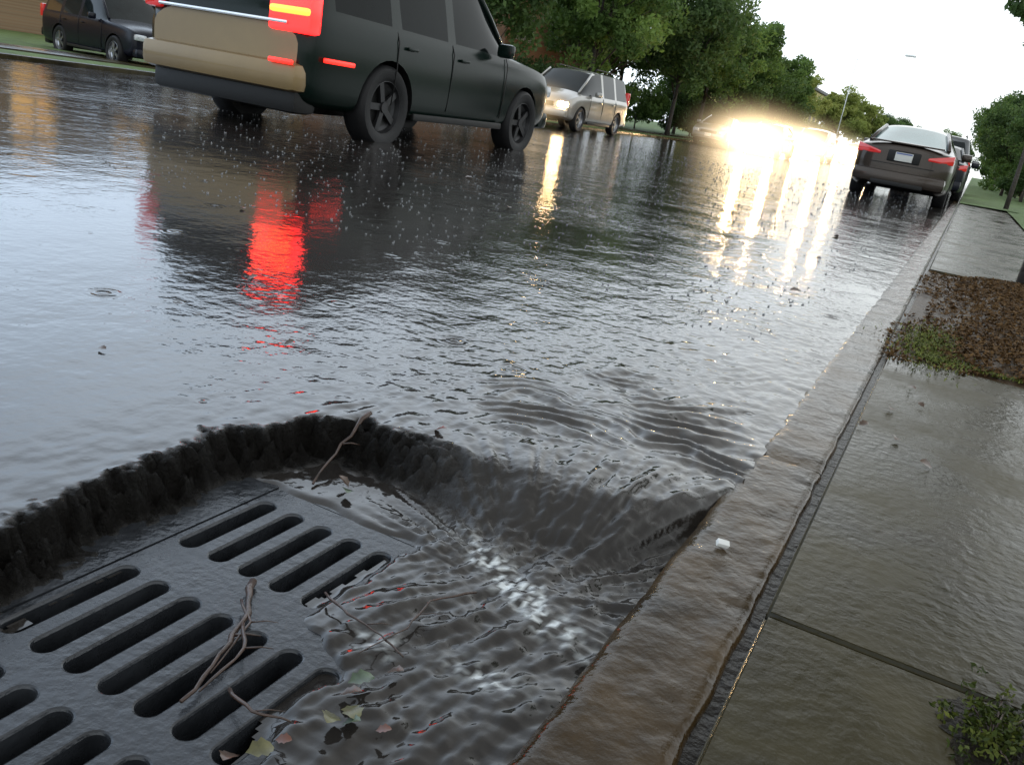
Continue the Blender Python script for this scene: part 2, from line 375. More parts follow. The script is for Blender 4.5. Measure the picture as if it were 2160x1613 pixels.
def rings(scale,freq,fall,dist=True):
    vo=N.new('ShaderNodeTexVoronoi'); vo.inputs['Scale'].default_value=scale; L.new(tc.outputs['Object'],vo.inputs['Vector'])
    sc_=N.new('ShaderNodeSeparateColor'); L.new(vo.outputs['Color'],sc_.inputs[0])
    ph=mth('MULTIPLY',sc_.outputs[0],6.28); am=mth('POWER',sc_.outputs[1],1.5)
    return mth('MULTIPLY',am,mth('MULTIPLY',mth('SINE',mth('ADD',ph,mth('MULTIPLY',vo.outputs['Distance'],freq))),mth('MAXIMUM',mth('SUBTRACT',1,mth('MULTIPLY',vo.outputs['Distance'],fall)),0)))
h=mth('ADD',mth('MULTIPLY',n1.outputs['Fac'],.80),mth('MULTIPLY',n2.outputs['Fac'],.18))
h=mth('ADD',h,mth('MULTIPLY',rings(3.6,60,4),.22)); h=mth('ADD',h,mth('MULTIPLY',rings(8.5,42,4.5),.11)); h=mth('ADD',h,mth('MULTIPLY',rings(19,30,4.5),.040))
patch=mth('MULTIPLY',mth('MAXIMUM',mth('MULTIPLY_ADD',n3.outputs['Fac'],2.4,-.60),.25),at3.outputs['Fac'])
bp=N.new('ShaderNodeBump'); bp.inputs['Distance'].default_value=.02; L.new(patch,bp.inputs['Strength']); L.new(h,bp.inputs['Height'])
nm=noi(110,6,.75)
bp2=N.new('ShaderNodeBump'); bp2.inputs['Distance'].default_value=.016; L.new(at1.outputs['Fac'],bp2.inputs['Strength']); L.new(nm.outputs['Fac'],bp2.inputs['Height']); L.new(bp.outputs['Normal'],bp2.inputs['Normal'])
L.new(bp2.outputs['Normal'],b.inputs['Normal'])
mix=N.new('ShaderNodeMix'); mix.data_type='RGBA'; L.new(at2.outputs['Fac'],mix.inputs['Factor'])
cr=N.new('ShaderNodeValToRGB'); cr.color_ramp.elements[0].color=(.012,.011,.011,1); cr.color_ramp.elements[1].color=(.028,.024,.020,1); nc=noi(1.6,6,.6); L.new(nc.outputs['Fac'],cr.inputs['Fac'])
mx0=N.new('ShaderNodeMix'); mx0.data_type='RGBA'; L.new(at1.outputs['Fac'],mx0.inputs['Factor']); L.new(cr.outputs['Color'],mx0.inputs[6]); mx0.inputs[7].default_value=(.006,.005,.004,1)
L.new(mx0.outputs[2],mix.inputs[6]); mix.inputs[7].default_value=(.6,.63,.63,1)
L.new(mix.outputs[2],b.inputs['Base Color'])
rg=mth('ADD',.085,mth('ADD',mth('MULTIPLY',at1.outputs['Fac'],.22),mth('MULTIPLY',at2.outputs['Fac'],.3)))
L.new(rg,b.inputs['Roughness'])
sp=mth('SUBTRACT',.5,mth('ADD',mth('MULTIPLY',at1.outputs['Fac'],.38),mth('MULTIPLY',at4.outputs['Fac'],.24))); sp=mth('MAXIMUM',sp,.05); L.new(sp,b.inputs['Specular IOR Level'])
wat=meshobj('flood_water',V,F,mw,None,True); add_attr(wat,'mud',MUD); add_attr(wat,'foam',FOAM); add_attr(wat,'calm',CALM); add_attr(wat,'murk',MURK); tag(wat,None,None,kind='structure')
# ------------------------------------------------------------ ground, far pavement
M_grass=mat('grass_lawn',(.085,.14,.035),.8,var=.4,vscale=3,bump=.8,bscale=25,bdist=.05)
M_conc=mat('wet_concrete',(.032,.026,.011),.25,var=.65,vscale=2.4,bump=.45,bscale=40,bdist=.006,rvar=.17,spec=.12)
M_kerb=mat('wet_kerb_concrete',(.036,.022,.009),.14,var=.7,vscale=6,bump=.6,bscale=20,bdist=.010,rvar=.11,spec=.17)
M_asph=mat('asphalt',(.045,.045,.045),.6,var=.3,bump=.5,bscale=80)
ground=meshobj('ground',[(-400,-60,-.5),(400,-60,-.5),(400,600,-.5),(-400,600,-.5)],[(0,1,2,3)],M_grass); tag(ground,None,None,kind='structure')
road=meshobj('road',[(-12.5,-14,-.34),(-.2,-14,-.34),(-.2,420,-.34),(-12.5,420,-.34)],[(0,1,2,3)],M_asph); tag(road,None,None,kind='structure')
def terr(name,x0,x1,y0,y1,z0,z1,m,nx=40,ny=120,amp=.02):
    V=[];F=[]
    for j in range(ny+1):
        for i in range(nx+1):
            x=x0+(x1-x0)*i/nx; y=y0+(y1-y0)*(j/ny)**1.6; V.append((x,y,z0+(z1-z0)*(i/nx)+amp*nz((x*.6,y*.6,0))))
    for j in range(ny):
        for i in range(nx): a=j*(nx+1)+i; F.append((a,a+1,a+nx+2,a+nx+1))
    o=meshobj(name,V,F,m,None,True); tag(o,None,None,kind='structure'); return o
terr('far_verge',-12.62,-120,-14,420,.03,.03,M_grass,amp=.012)
terr('near_verge',.95,120,-14,420,.04,.5,M_grass)
terr('kerbside_grass',-.10,1.2,24.2,420,.035,.06,M_grass,6,150,.01)
fk=rbox('far_kerb',(-12.5,200,-.06),(.18,440,.24),M_conc,None,.02); tag(fk,None,None,kind='structure')
fs=rbox('far_sidewalk',(-15,200,-.02),(1.6,440,.16),M_conc,None,.01); tag(fs,None,None,kind='structure')
def slabs(name,segs,m,bev=.012,sub=.0):
    bm=bmesh.new()
    for (x0,x1,y0,y1,z0,z1) in segs:
        g=bmesh.ops.create_cube(bm,size=1,matrix=Matrix.Translation(((x0+x1)/2,(y0+y1)/2,(z0+z1)/2))@Matrix.Diagonal((x1-x0,y1-y0,z1-z0,1)))
    bmesh.ops.bevel(bm,geom=list(bm.edges),offset=bev,segments=3,affect='EDGES')
    me=bpy.data.meshes.new(name); bm.to_mesh(me); bm.free(); me.materials.append(m)
    me.polygons.foreach_set('use_smooth',[True]*len(me.polygons)); me.set_sharp_from_angle(angle=math.radians(50))
    o=link(bpy.data.objects.new(name,me)); tag(o,None,None,kind='structure'); return o
cuts=[-12,-1.0,2.04,5.1,8.1,11.1,14.2,17.2,20.2,24,30,40,60,100,200,420]
V=[];F=[]
for ci in range(len(cuts)-1):
    a,b_=cuts[ci]+.003,cuts[ci+1]-.003
    n=max(2,int((b_-a)/(.012 if (0<=ci<=1) else .05))) if b_<25 else 6
    if ci==0: n=20
    prof=[(-.274,-.36),(-.274,-.02),(-.269,-.008),(-.258,-.001)]+[(-.245+.0128*k,.003) for k in range(11)]+[(-.112,-.001),(-.108,-.010),(-.108,-.05)]
    m_=len(prof); o0=len(V)
    for j in range(n+1):
        y=a+(b_-a)*j/n; e=min(1,min(y-a,b_-y)/.012)
        for k,(x,z) in enumerate(prof):
            dz=(.0034*nz((x*16,y*9,3))+.0016*nz((x*50,y*30,4))) if 2<=k<=m_-3 else 0
            dx=(.004*nz((y*6,k*.1,9))+.003*nz((y*30,0,9))) if k<=4 else (.004*nz((y*10,5,2)) if k>=m_-4 else 0)
            V.append((x+dx,y,z+dz-(1-e)*.006*(k>=2)))
    for j in range(n):
        for k in range(m_-1):
            q=o0+j*m_+k; F.append((q,q+1,q+m_+1,q+m_))
kb=meshobj('kerb',V,F,M_kerb,None,True); tag(kb,None,None,kind='structure')
slabs('kerb_seam',[(-.135,-.06,-12,420,-.3,-.009)],mat('seam_water',(.008,.006,.004),.25,var=.5,vscale=20,bump=.8,bscale=40,bdist=.01,spec=.12),.002)
c2=[-6,-3,-1.3,1.30,3.62]
slabs('sidewalk',[(-.090,2.2,c2[i]+.004,c2[i+1]-.004,-.2,.005) for i in range(4)],M_conc,.006)
slabs('driveway',[(-.090,3.2,7.1,12.2,-.2,.012),(-.090,3.2,12.215,18,-.2,.012),(-.090,3.2,18.015,24.2,-.2,.012)],M_conc,.010)
V=[];F=[];nxx,nyy=50,90
for j in range(nyy+1):
    for i in range(nxx+1):
        x=-.088+1.35*i/nxx; y=3.60+3.52*j/nyy
        z=-.004+(.045*sst(.0,.4,x+.09*nz((y*2,0,0)))+.012*nz((x*9,y*9,0))*sst(0,.2,x))*sst(3.6,3.85,y)*(1-sst(6.9,7.1,y))
        V.append((x,y,z))
for j in range(nyy):
    for i in range(nxx): a=j*(nxx+1)+i; F.append((a,a+1,a+nxx+2,a+nxx+1))
bed=meshobj('planting_bed',V,F,mat('wet_soil',(.045,.026,.012),.4,var=.5,vscale=12,bump=1,bscale=50,bdist=.01,spec=.15),None,True); tag(bed,None,None,kind='structure')
# ------------------------------------------------------------ drain
M_iron=mat('wet_cast_iron',(.030,.033,.038),.24,.35,var=.35,vscale=14,bump=.5,bscale=60,bdist=.004,rvar=.1)
def grate():
    V=[];F=[]
    def add(v,f):
        o=len(V); V.extend(v); F.extend([tuple(i+o for i in q) for q in f])
    x0,px=-1.018,.066; hw,ncol=.0175,11
    rows=[(-.16,.06),(.115,.335),(.385,.605),(.652,.872),(.97,1.185)]
    yb=[-.19,.0875,.36,.6285,.92,1.24]
    n=32
    for r,(ya,ybk) in enumerate(rows):
        for c in range(ncol):
            ax,bx=x0+c*px,x0+(c+1)*px; cx=(ax+bx)/2; c0,c1=yb[r],yb[r+1]
            def slot(s,z):
                P_=[]
                rr=hw+s
                for k in range(n):
                    a=2*math.pi*(k+.5)/n; yy=(ybk-hw) if math.sin(a)>0 else (ya+hw)
                    P_.append((cx+rr*math.cos(a),yy+rr*math.sin(a),z))
                return P_
            inn=slot(.004,0)
            out=[]
            for k in range(n):
                a=2*math.pi*(k+.5)/n; ca,sa=math.cos(a),math.sin(a)
                if abs(sa)>.55:
                    yy=c1 if sa>0 else c0; xx=cx+max(-1,min(1,ca/.82))*(bx-ax)/2
                else:
                    xx=bx if ca>0 else ax; yy=inn[k][1]
                out.append((xx,yy,0))
            im=slot(.0015,-.0012); i2=slot(0,-.004); i3=slot(-.001,-.045)
            v=out+inn+im+i2+i3; f=[]
            for L_ in range(4):
                for k in range(n): f.append((L_*n+k,L_*n+(k+1)%n,(L_+1)*n+(k+1)%n,(L_+1)*n+k))
            add(v,f)
            for (X,Y) in ((ax,c0),(bx,c0),(ax,c1),(bx,c1)):
                near=sorted(range(n),key=lambda k:(out[k][0]-X)**2+(out[k][1]-Y)**2)
                tb=[k for k in near if out[k][1]==Y][:1]; sd=[k for k in near if out[k][0]==X and out[k][1]!=Y][:1]
                if tb and sd:
                    add([out[tb[0]],(X,Y,0),out[sd[0]]],[(0,1,2)])
    x1=x0+ncol*px
    return V,F,x0,x1,yb[0],yb[-1]
gv,gf,gx0,gx1,gy0,gy1=grate()
root=empty('storm_drain',(0,0,-DZ)); root.scale=(KS,KS,1); tag(root,'dark cast iron storm drain grate with long rounded slots','storm drain')
g1=meshobj('grate',gv,gf,M_iron,root,False)
bm=bmesh.new(); bm.from_mesh(g1.data); bmesh.ops.recalc_face_normals(bm,faces=bm.faces)
up=sum(f.normal.z*f.calc_area() for f in bm.faces)
if up<0: bmesh.ops.reverse_faces(bm,faces=bm.faces)
bm.to_mesh(g1.data); bm.free()
Vf=[];Ff=[]
def fr(x0,x1,y0,y1,z0,z1):
    o=len(Vf)
    Vf.extend([(x0,y0,z1),(x1,y0,z1),(x1,y1,z1),(x0,y1,z1),(x0,y0,z0),(x1,y0,z0),(x1,y1,z0),(x0,y1,z0)])
    Ff.extend([tuple(o+i for i in q) for q in ((0,1,2,3),(7,6,5,4),(0,4,5,1),(1,5,6,2),(2,6,7,3),(3,7,4,0))])
fr(gx0-.10,gx0-.004,gy0-.1,gy1+.25,-.05,.001); fr(gx1+.004,-.285,gy0-.1,gy1+.25,-.05,-.014); fr(gx0-.004,gx1+.004,gy1+.004,gy1+.25,-.05,-.001); fr(gx0-.004,gx1+.004,gy0-.1,gy0-.004,-.05,.001)
meshobj('drain_frame',Vf,Ff,M_iron,root)
M_pit=mat('drain_pit',(.006,.006,.006),.7,var=.3,bump=.5)
pv=[(gx0-.08,gy0-.08,-.03),(gx1+.08,gy0-.08,-.03),(gx1+.08,gy1+.08,-.03),(gx0-.08,gy1+.08,-.03)]; pv+=[(x,y,-.6) for x,y,_ in pv]
meshobj('drain_pit',pv,[(0,1,5,4),(1,2,6,5),(2,3,7,6),(3,0,4,7),(4,5,6,7)],M_pit,root)
# ------------------------------------------------------------ leaves, twigs, debris
M_twig=mat('wet_twig',(.045,.025,.017),.35,var=.5,vscale=30,bump=.6,bscale=120,bdist=.002)
M_leafb=mat('brown_leaf',(.06,.032,.018),.3,var=.5,vscale=15); M_leafy=mat('yellow_green_leaf',(.085,.08,.028),.3,var=.5,vscale=40); M_leafg=mat('green_leaf',(.035,.06,.025),.3,var=.5,vscale=40); M_leafr=mat('rust_leaf',(.10,.035,.02),.3,var=.3,vscale=20)
def leaf(loc,size,m,label,rz=None,group='leaves washed onto the water'):
    V=[];F=[];n=7
    if loc[2]<-.03: loc=(loc[0]*KS,loc[1]*KS,loc[2]+.012)
    for i in range(n+1):
        t=i/n; w=.36*math.sin(math.pi*min(1,t*1.02))**.8*(1+.25*math.sin(i*2.9)); zc=.14*math.sin(t*3+1)
        V+=[(-w,t-.5,zc+.25*w),(0,t-.5,zc),(w,t-.5,zc+.2*w)]
    for i in range(n):
        a=i*3; F+=[(a,a+1,a+4,a+3),(a+1,a+2,a+5,a+4)]
    V=[Vector(v)*size for v in V]
    o=meshobj('fallen_leaf',V,F,m,None,True); o.location=loc; o.rotation_euler=(random.uniform(-.35,.35),random.uniform(-.35,.35),random.uniform(0,6.3) if rz is None else rz)
    tag(o,label,'leaf',group); return o
for (x,y,s,m,l) in [(-1.95,2.15,.035,M_leafr,'rust'),(-1.42,1.72,.028,M_leafb,'brown'),(-1.62,1.32,.022,M_leafb,'brown'),(-.84,1.53,.03,M_leafr,'rust'),(-.80,3.9,.04,M_leafb,'brown'),(-.62,4.6,.06,M_leafb,'brown'),(-.75,6.2,.05,M_leafb,'brown'),(-1.4,4.6,.04,M_leafb,'brown'),(-2.6,5.2,.05,M_leafb,'brown'),(-2.9,3.1,.04,M_leafb,'brown'),(-.9,8.2,.07,M_leafb,'brown'),(-1.7,3.0,.025,M_leafb,'brown'),(-3.6,6.4,.07,M_leafb,'brown')]:
    leaf((x,y,.006),s,m,'small wet %s leaf floating on the floodwater'%l)
for (x,y,s,m,l) in [(-.535,.86,.038,M_leafg,'green'),(-.505,.80,.036,M_leafy,'yellow green'),(-.52,.775,.034,M_leafy,'yellow green'),(-.495,.785,.028,M_leafg,'green'),(-.455,.80,.020,M_leafr,'rust'),(-.55,.68,.034,M_leafy,'yellow green'),(-.51,.905,.026,M_leafb,'brown'),(-.53,.83,.03,M_leafb,'brown'),(-.90,1.30,.03,M_leafg,'green'),(-.93,1.33,.03,M_leafb,'brown'),(-.54,.71,.020,M_leafr,'rust'),(-.57,.65,.03,M_leafb,'brown')]:
    leaf((x,y,-.074),s,m,'wet %s leaf caught at the storm drain'%l,group='leaves caught at the drain')
for (x,y,s) in [(.02,2.45,.03),(-.02,2.75,.035),(.10,2.3,.035),(.06,2.9,.025),(.02,3.1,.03),(-.07,2.5,.03)]:
    leaf((x,y,.014),s,M_leafb,'small wet brown leaf on the concrete slab',group='leaves on the wet slab')
def twig(pts,r0,label,m=None):
    P_=[Vector((p[0]*KS,p[1]*KS,p[2]+.018)) if p[2]<-.05 else Vector(p) for p in pts]; Q=[];R_=[]
    for i in range(len(P_)-1):
        for k in range(4):
            t=k/4; q=P_[i].lerp(P_[i+1],t); Q.append(q+Vector((random.uniform(-1,1),random.uniform(-1,1),random.uniform(-.5,.5)))*r0*.7)
    Q.append(P_[-1]); n=len(Q)
    for i in range(n): R_.append(r0*(1-.6*i/n)*random.uniform(.75,1.2))
    L_=[(Q,R_)]
    k=n//2; L_.append(([Q[k],Q[k]+Vector((.02,.010,.006)),Q[k]+Vector((.032,.022,.002))],[r0*.5,r0*.3,r0*.15]))
    o=tubes('twig',L_,m or M_twig,None,7); tag(o,label,'twig','twigs around the drain'); return o
twig([(-.985,1.475,.015),(-.985,1.39,-.035),(-.975,1.29,-.088)],.0050,'dark broken stick propped on the drain edge')
twig([(-.82,.955,-.088),(-.76,.88,-.085),(-.715,.78,-.082),(-.69,.69,-.088)],.0055,'thick brown twig lying across the grate slots')
twig([(-.75,.86,-.083),(-.69,.80,-.07),(-.68,.71,-.08)],.0035,'brown twig lying across the grate slots')
twig([(-.79,.90,-.085),(-.735,.86,-.08),(-.70,.75,-.085)],.0026,'brown twig lying across the grate slots')
twig([(-.71,1.0,-.085),(-.64,.965,-.075),(-.57,.955,-.075),(-.52,.94,-.08)],.0024,'thin twig held in the flowing water')
twig([(-.52,1.15,-.072),(-.56,1.07,-.068),(-.55,.99,-.072),(-.57,.9,-.075)],.0020,'thin curved twig held in the flowing water')
twig([(-.66,.74,-.085),(-.60,.72,-.075),(-.55,.735,-.075)],.0026,'thin twig beside the caught leaves')
pc=rbox('paper_scrap',(-.205,1.47,.012),(.020,.014,.008),mat('white_paper',(.6,.6,.57),.6,var=.1),None,.001,rot=(.3,.4,.5),taper=lambda v:setattr(v.co,'z',v.co.z+v.co.x*.3)); tag(pc,'small crumpled white paper scrap on the kerb','litter')
def cloud(name,centers,rad,per,size,m,parent=None,flat=.7,attr=True,seed=0,updir=.0):
    rng=np.random.default_rng(seed); C_=np.repeat(np.array(centers),per,axis=0); n=len(C_)
    rr=np.repeat(np.array(rad),per)[:,None]
    d=rng.normal(size=(n,3)); d/=np.linalg.norm(d,axis=1)[:,None]; d*=rng.uniform(.15,1,(n,1))**.5
    d[:,2]*=flat; c=C_+d*rr
    a=rng.normal(size=(n,3)); a[:,2]+=updir; a/=np.linalg.norm(a,axis=1)[:,None]
    u=np.cross(a,rng.normal(size=(n,3))); u/=np.linalg.norm(u,axis=1)[:,None]; v=np.cross(a,u)
    s=size*rng.uniform(.6,1.35,(n,1)); 
    P_=np.stack([c-u*s,c+v*s*.5,c+u*s,c-v*s*.5],axis=1).reshape(-1,3)
    me=bpy.data.meshes.new(name); me.vertices.add(4*n); me.vertices.foreach_set('co',P_.ravel())
    me.loops.add(4*n); me.loops.foreach_set('vertex_index',np.arange(4*n)); me.polygons.add(n)
    me.polygons.foreach_set('loop_start',np.arange(0,4*n,4)); me.polygons.foreach_set('loop_total',np.full(n,4)); me.update(); me.validate()
    tone=np.repeat(rng.uniform(0,1,len(centers)),per); tone=np.clip(tone*.7+rng.uniform(0,.3,n),0,1)
    at=me.attributes.new('tone','FLOAT','POINT'); at.data.foreach_set('value',np.repeat(tone,4))
    me.materials.append(m); o=bpy.data.objects.new(name,me); link(o,parent); return o
def foliage(name,c0,c1,c2,trans=.3,spec=.4):
    m=bpy.data.materials.new(name); t,N,L=nt(m); b=N['Principled BSDF']; a=N.new('ShaderNodeAttribute'); a.attribute_name='tone'
    r=N.new('ShaderNodeValToRGB'); e=r.color_ramp.elements; e[0].color=(*c0,1); e[1].color=(*c2,1); k=e.new(.5); k.color=(*c1,1)
    L.new(a.outputs['Fac'],r.inputs['Fac']); L.new(r.outputs['Color'],b.inputs['Base Color']); b.inputs['Roughness'].default_value=.6; b.inputs['Specular IOR Level'].default_value=spec
    if trans:
        tr=N.new('ShaderNodeBsdfTranslucent'); L.new(r.outputs['Color'],tr.inputs['Color']); mx=N.new('ShaderNodeMixShader'); mx.inputs[0].default_value=trans
        L.new(b.outputs[0],mx.inputs[1]); L.new(tr.outputs[0],mx.inputs[2]); L.new(mx.outputs[0],N['Material Output'].inputs['Surface'])
    return m
F_mid=foliage('foliage_green',(.06,.11,.03),(.11,.19,.045),(.19,.29,.065),.45)
F_dark=foliage('foliage_dark',(.045,.085,.026),(.08,.14,.04),(.13,.21,.055),.45)
F_light=foliage('foliage_yellow_green',(.18,.23,.05),(.28,.33,.08),(.40,.42,.12),.45)
F_litter=foliage('leaf_litter',(.035,.019,.008),(.085,.046,.018),(.16,.095,.04),0,.06)
F_weed=foliage('weed_leaves',(.012,.018,.004),(.035,.048,.008),(.10,.11,.018),0,.12)
F_moss=foliage('moss_grass',(.04,.05,.008),(.08,.10,.014),(.14,.15,.03),0,.15)
rng=np.random.default_rng(8); cs=[]
while len(cs)<7000:
    x=rng.uniform(-.14,1.0); y=rng.uniform(3.40,7.0)
    lim=-.10+.07*nz((y*3,0,5))+ (.09 if 4.8<y<5.6 else 0)-(.05 if 3.7<y<4.5 else 0)
    if y<3.55+.16*nz((x*4,2,2))+.1*(x>.2): continue
    if x>lim and rng.random()<.18+1.5*(x-lim): cs.append((x,y,.005+.045*sst(.0,.4,x)*sst(3.6,3.85,y)+rng.uniform(0,.008)))
lt=cloud('leaf_litter',cs,[.022]*len(cs),5,.0100,F_litter,None,.25,seed=3,updir=2.0); tag(lt,None,None,kind='stuff')
def blades(name,n,fx,hh,m):
    V=[];F=[];T=[]
    for i in range(n):
        x,y,z=fx(); a=random.uniform(0,6.3); h=hh*random.uniform(.5,1.3); w=.0022; lx,ly=math.cos(a)*h*1.2,math.sin(a)*h*1.2; px,py=-math.sin(a)*w,math.cos(a)*w
        o=len(V); V+=[(x-px,y-py,z),(x+px,y+py,z),(x+lx*.4+px,y+ly*.4+py,z+h*.6),(x+lx*.4-px,y+ly*.4-py,z+h*.6),(x+lx,y+ly,z+h)]
        F+=[(o,o+1,o+2,o+3),(o+3,o+2,o+4)]; T+=[random.random()]*5
    o=meshobj(name,V,F,m); add_attr(o,'tone',T); return o
o=blades('grass_patch',2200,lambda:(random.gauss(.06,.07),random.gauss(3.98,.24),.012),.011,F_moss); tag(o,None,None,kind='stuff')
o=blades('edge_grass',2400,lambda:(random.uniform(.0,1.0),3.66+abs(random.gauss(0,.08)),.010),.012,F_moss); tag(o,None,None,kind='stuff')
V=[(.24,1.20,.0085)];F=[];n=60
for k in range(n):
    a=6.283*k/n; r=.095*(1+.55*nz((math.cos(a)*1.6,math.sin(a)*1.6,4))+.30*nz((math.cos(a)*5,math.sin(a)*5,4))+.15*nz((math.cos(a)*14,math.sin(a)*14,4))); V.append((.24+r*math.cos(a)*.85,1.20+r*math.sin(a)*1.15,.0062))
for k in range(n): F.append((0,1+k,1+(k+1)%n))
sh=meshobj('soil_patch',V,F,mat('dark_soil',(.012,.009,.005),.5,var=.5,vscale=40,bump=1,bscale=90,spec=.15),None,True); tag(sh,None,None,kind='structure')
wp=empty('weed_plant',(.232,1.20,.010)); tag(wp,'small leafy dull green weed growing through the pavement','plant')
cc=[(random.gauss(0,.030),random.gauss(0,.050),random.uniform(.001,.018)) for _ in range(80)]
cloud('weed_leaves',cc,[.015]*80,14,.0050,F_weed,wp,.6,seed=11,updir=.3)
tubes('weed_stem',[([(0,0,-.01),(c[0]*.5,c[1]*.5,c[2]*.6),c],[.002,.0015,.001]) for c in cc[:16]],M_twig,wp,5)
# ------------------------------------------------------------ trees
M_bark=mat('tree_bark',(.045,.035,.028),.7,var=.4,vscale=6,bump=1,bscale=20,bdist=.03)
def tree_parts(seed,H,CR,TH,size,m,nc=60,per=260,tr=.16):
    rd=random.Random(seed); lim=[]; cent=[];rad=[]
    cz=(H+TH)/2; ch=(H-TH)/2
    for i in range(nc):
        while True:
            x,y,z=[rd.uniform(-1,1) for _ in range(3)]
            q=x*x+y*y+z*z
            if .12<q<1: break
        f=.82+.45*nz((x*1.7+seed,y*1.7,z*1.7)); taper=1-.25*max(0,z)
        cent.append((x*CR*f*taper,y*CR*f*taper,cz+z*ch*f)); rad.append(CR*rd.uniform(.13,.27))
    top=Vector((rd.uniform(-.2,.2),rd.uniform(-.2,.2),cz+ch*.5)); p=[(0,0,-.2),(0,0,TH*.3),(rd.uniform(-.08,.08),rd.uniform(-.08,.08),TH),tuple(top)]
    lim.append((p,[tr*1.3,tr,tr*.8,tr*.15]))
    for c in cent[::3]:
        s=Vector((0,0,TH)).lerp(top,rd.uniform(0,.7)); e=Vector(c); mid=s.lerp(e,.5)+Vector((0,0,-.1*CR))
        lim.append(([s,mid,e],[tr*.4,tr*.24,tr*.06]))
    return lim,cent,rad,per,size,m
def make_tree(name,loc,seed,H,CR,TH,size,m,label,nc=60,per=260,tr=.16,group=None,extra=None,cat='tree'):
    root=empty(name,loc); tag(root,label,cat,group)
    lim,cent,rad,per,size,m=tree_parts(seed,H,CR,TH,size,m,nc,per,tr)
    if extra:
        for e in extra: cent.append(e[0]); rad.append(e[1])
    a=tubes('trunk',lim,M_bark,root,9); b_=cloud('crown',cent,rad,per,size,m,root,.8,seed=seed)
    return root,a,b_
def place(proto,loc,rz,sc,label,group,cat='tree'):
    r,a,b_=proto
    e=r.copy(); e.location=loc; e.rotation_euler=(0,0,rz); e.scale=(sc,)*3; COL.objects.link(e)
    tag(e,label,cat,group)
    for q in (a,b_):
        c=q.copy(); c.parent=e; COL.objects.link(c)
gl='street trees along the far kerb'
pA=make_tree('street_tree',(-15.2,36,.0),1,8.6,3.3,1.7,.11,F_mid,'tall green street tree with dense rounded crown',group=gl,nc=85,per=200,tr=.12)
pB=make_tree('street_tree',(-14.6,46,.0),2,9.2,3.5,1.8,.12,F_dark,'tall dark green street tree with dense crown',group=gl,nc=85,per=200,tr=.12)
pC=make_tree('street_tree',(-14.4,57,.0),3,8.6,3.1,1.6,.12,F_mid,'tall green street tree with uneven crown',group=gl,nc=75,per=200,tr=.12)
for pr,loc,rz,sc in [(pB,(-17.6,30.5,.0),1,1.0),(pA,(-14.6,51.5,.0),2,1.05),(pC,(-17,42,.0),2.5,1.1),(pB,(-15,63,.0),3,.95),(pC,(-14.2,69,.0),.6,.93),(pB,(-20,52,.0),2,1.15),(pA,(-19,66,.0),5,1.0),(pC,(-18,58,.0),1,.9)]:
    place(pr,loc,rz,sc,'tall green street tree with dense rounded crown',gl)
pL=make_tree('street_tree',(-16.6,86,.0),5,7.8,3.3,1.4,.16,F_light,'lighter yellow green street tree farther down the road',nc=65,per=200,group=gl,tr=.12)
place(pL,(-14,100,.0),2,.95,'lighter yellow green street tree farther down the road',gl); place(pL,(-21,98,.0),3,1.1,'lighter yellow green street tree farther down the road',gl); place(pL,(-14,118,.0),1,1.0,'lighter yellow green street tree farther down the road',gl)
gs='green shrubs under the street trees'
pS=make_tree('shrub',(-18.2,37,0),31,2.4,2.1,.25,.09,F_dark,'broad green shrub below the street trees',nc=45,per=150,tr=.05,group=gs,cat='shrub')
pS2=make_tree('shrub',(-18.0,44,0),32,2.6,2.3,.25,.10,F_mid,'broad green shrub below the street trees',nc=45,per=150,tr=.05,group=gs,cat='shrub')
for i,(x,y,sc) in enumerate([(-17.5,49,1),(-17,54,1.1),(-17.5,60,1.1),(-17,66,1.2),(-17,73,1.2),(-18,80,1.3),(-16,93,1.3)]):
    place(pS if i%2 else pS2,(x,y,0),i*1.3,sc,'broad green shrub below the street trees',gs,'shrub')
gs2='green shrubs on the near verge'
for i,(x,y,sc) in enumerate([(3.4,37,.75),(1.9,41,.55),(2.0,48,.75),(3.4,46,.8),(1.9,57,.9),(5.0,45,1.1),(1.7,68,1.0)]):
    place(pS if i%2 else pS2,(x,y,.05),i*1.7,sc,'broad green shrub on the grass beside the kerb',gs2,'shrub')
gr='trees along the near side of the street'
for pr,loc,sc,rz in [(pB,(1.9,40,.05),.48,1),(pB,(1.4,48,.05),.56,4),(pA,(1.2,60,.05),.66,2),(pB,(1.2,74,.05),.78,3),(pB,(3.4,44,.05),.60,4),(pA,(3.0,54,.05),.66,2),(pB,(5.4,49,.05),.70,2),(pA,(6.0,70,.05),.9,3),(pB,(3.0,66,.05),.78,4),(pA,(2.4,92,.05),.85,1)]:
    place(pr,loc,rz,sc,'dark green tree on the grass beside the kerb',gr)
for i in range(22):
    x=random.uniform(-24,26); y=random.uniform(125,200)
    if -12<x<2: y=random.uniform(190,240)
    place(random.choice((pA,pB,pC)),(x,y,0),random.uniform(0,6),random.uniform(.8,1.15),'distant green tree at the end of the street','distant trees at the street end')
make_tree('young_tree',(.95,25.5,.03),21,5.2,1.1,2.9,.08,F_dark,'slender young tree with thin bare trunk in grass',nc=34,per=220,tr=.05)
make_tree('kerbside_tree',(.64,7.6,.0),22,5.6,1.5,2.9,.05,F_dark,'dark wet tree trunk beside the leaf litter bed',nc=24,per=170,tr=.11,extra=[((-.66,.65,2.03),.16),((-.54,.8,2.2),.2),((-.39,.6,2.45),.25)])
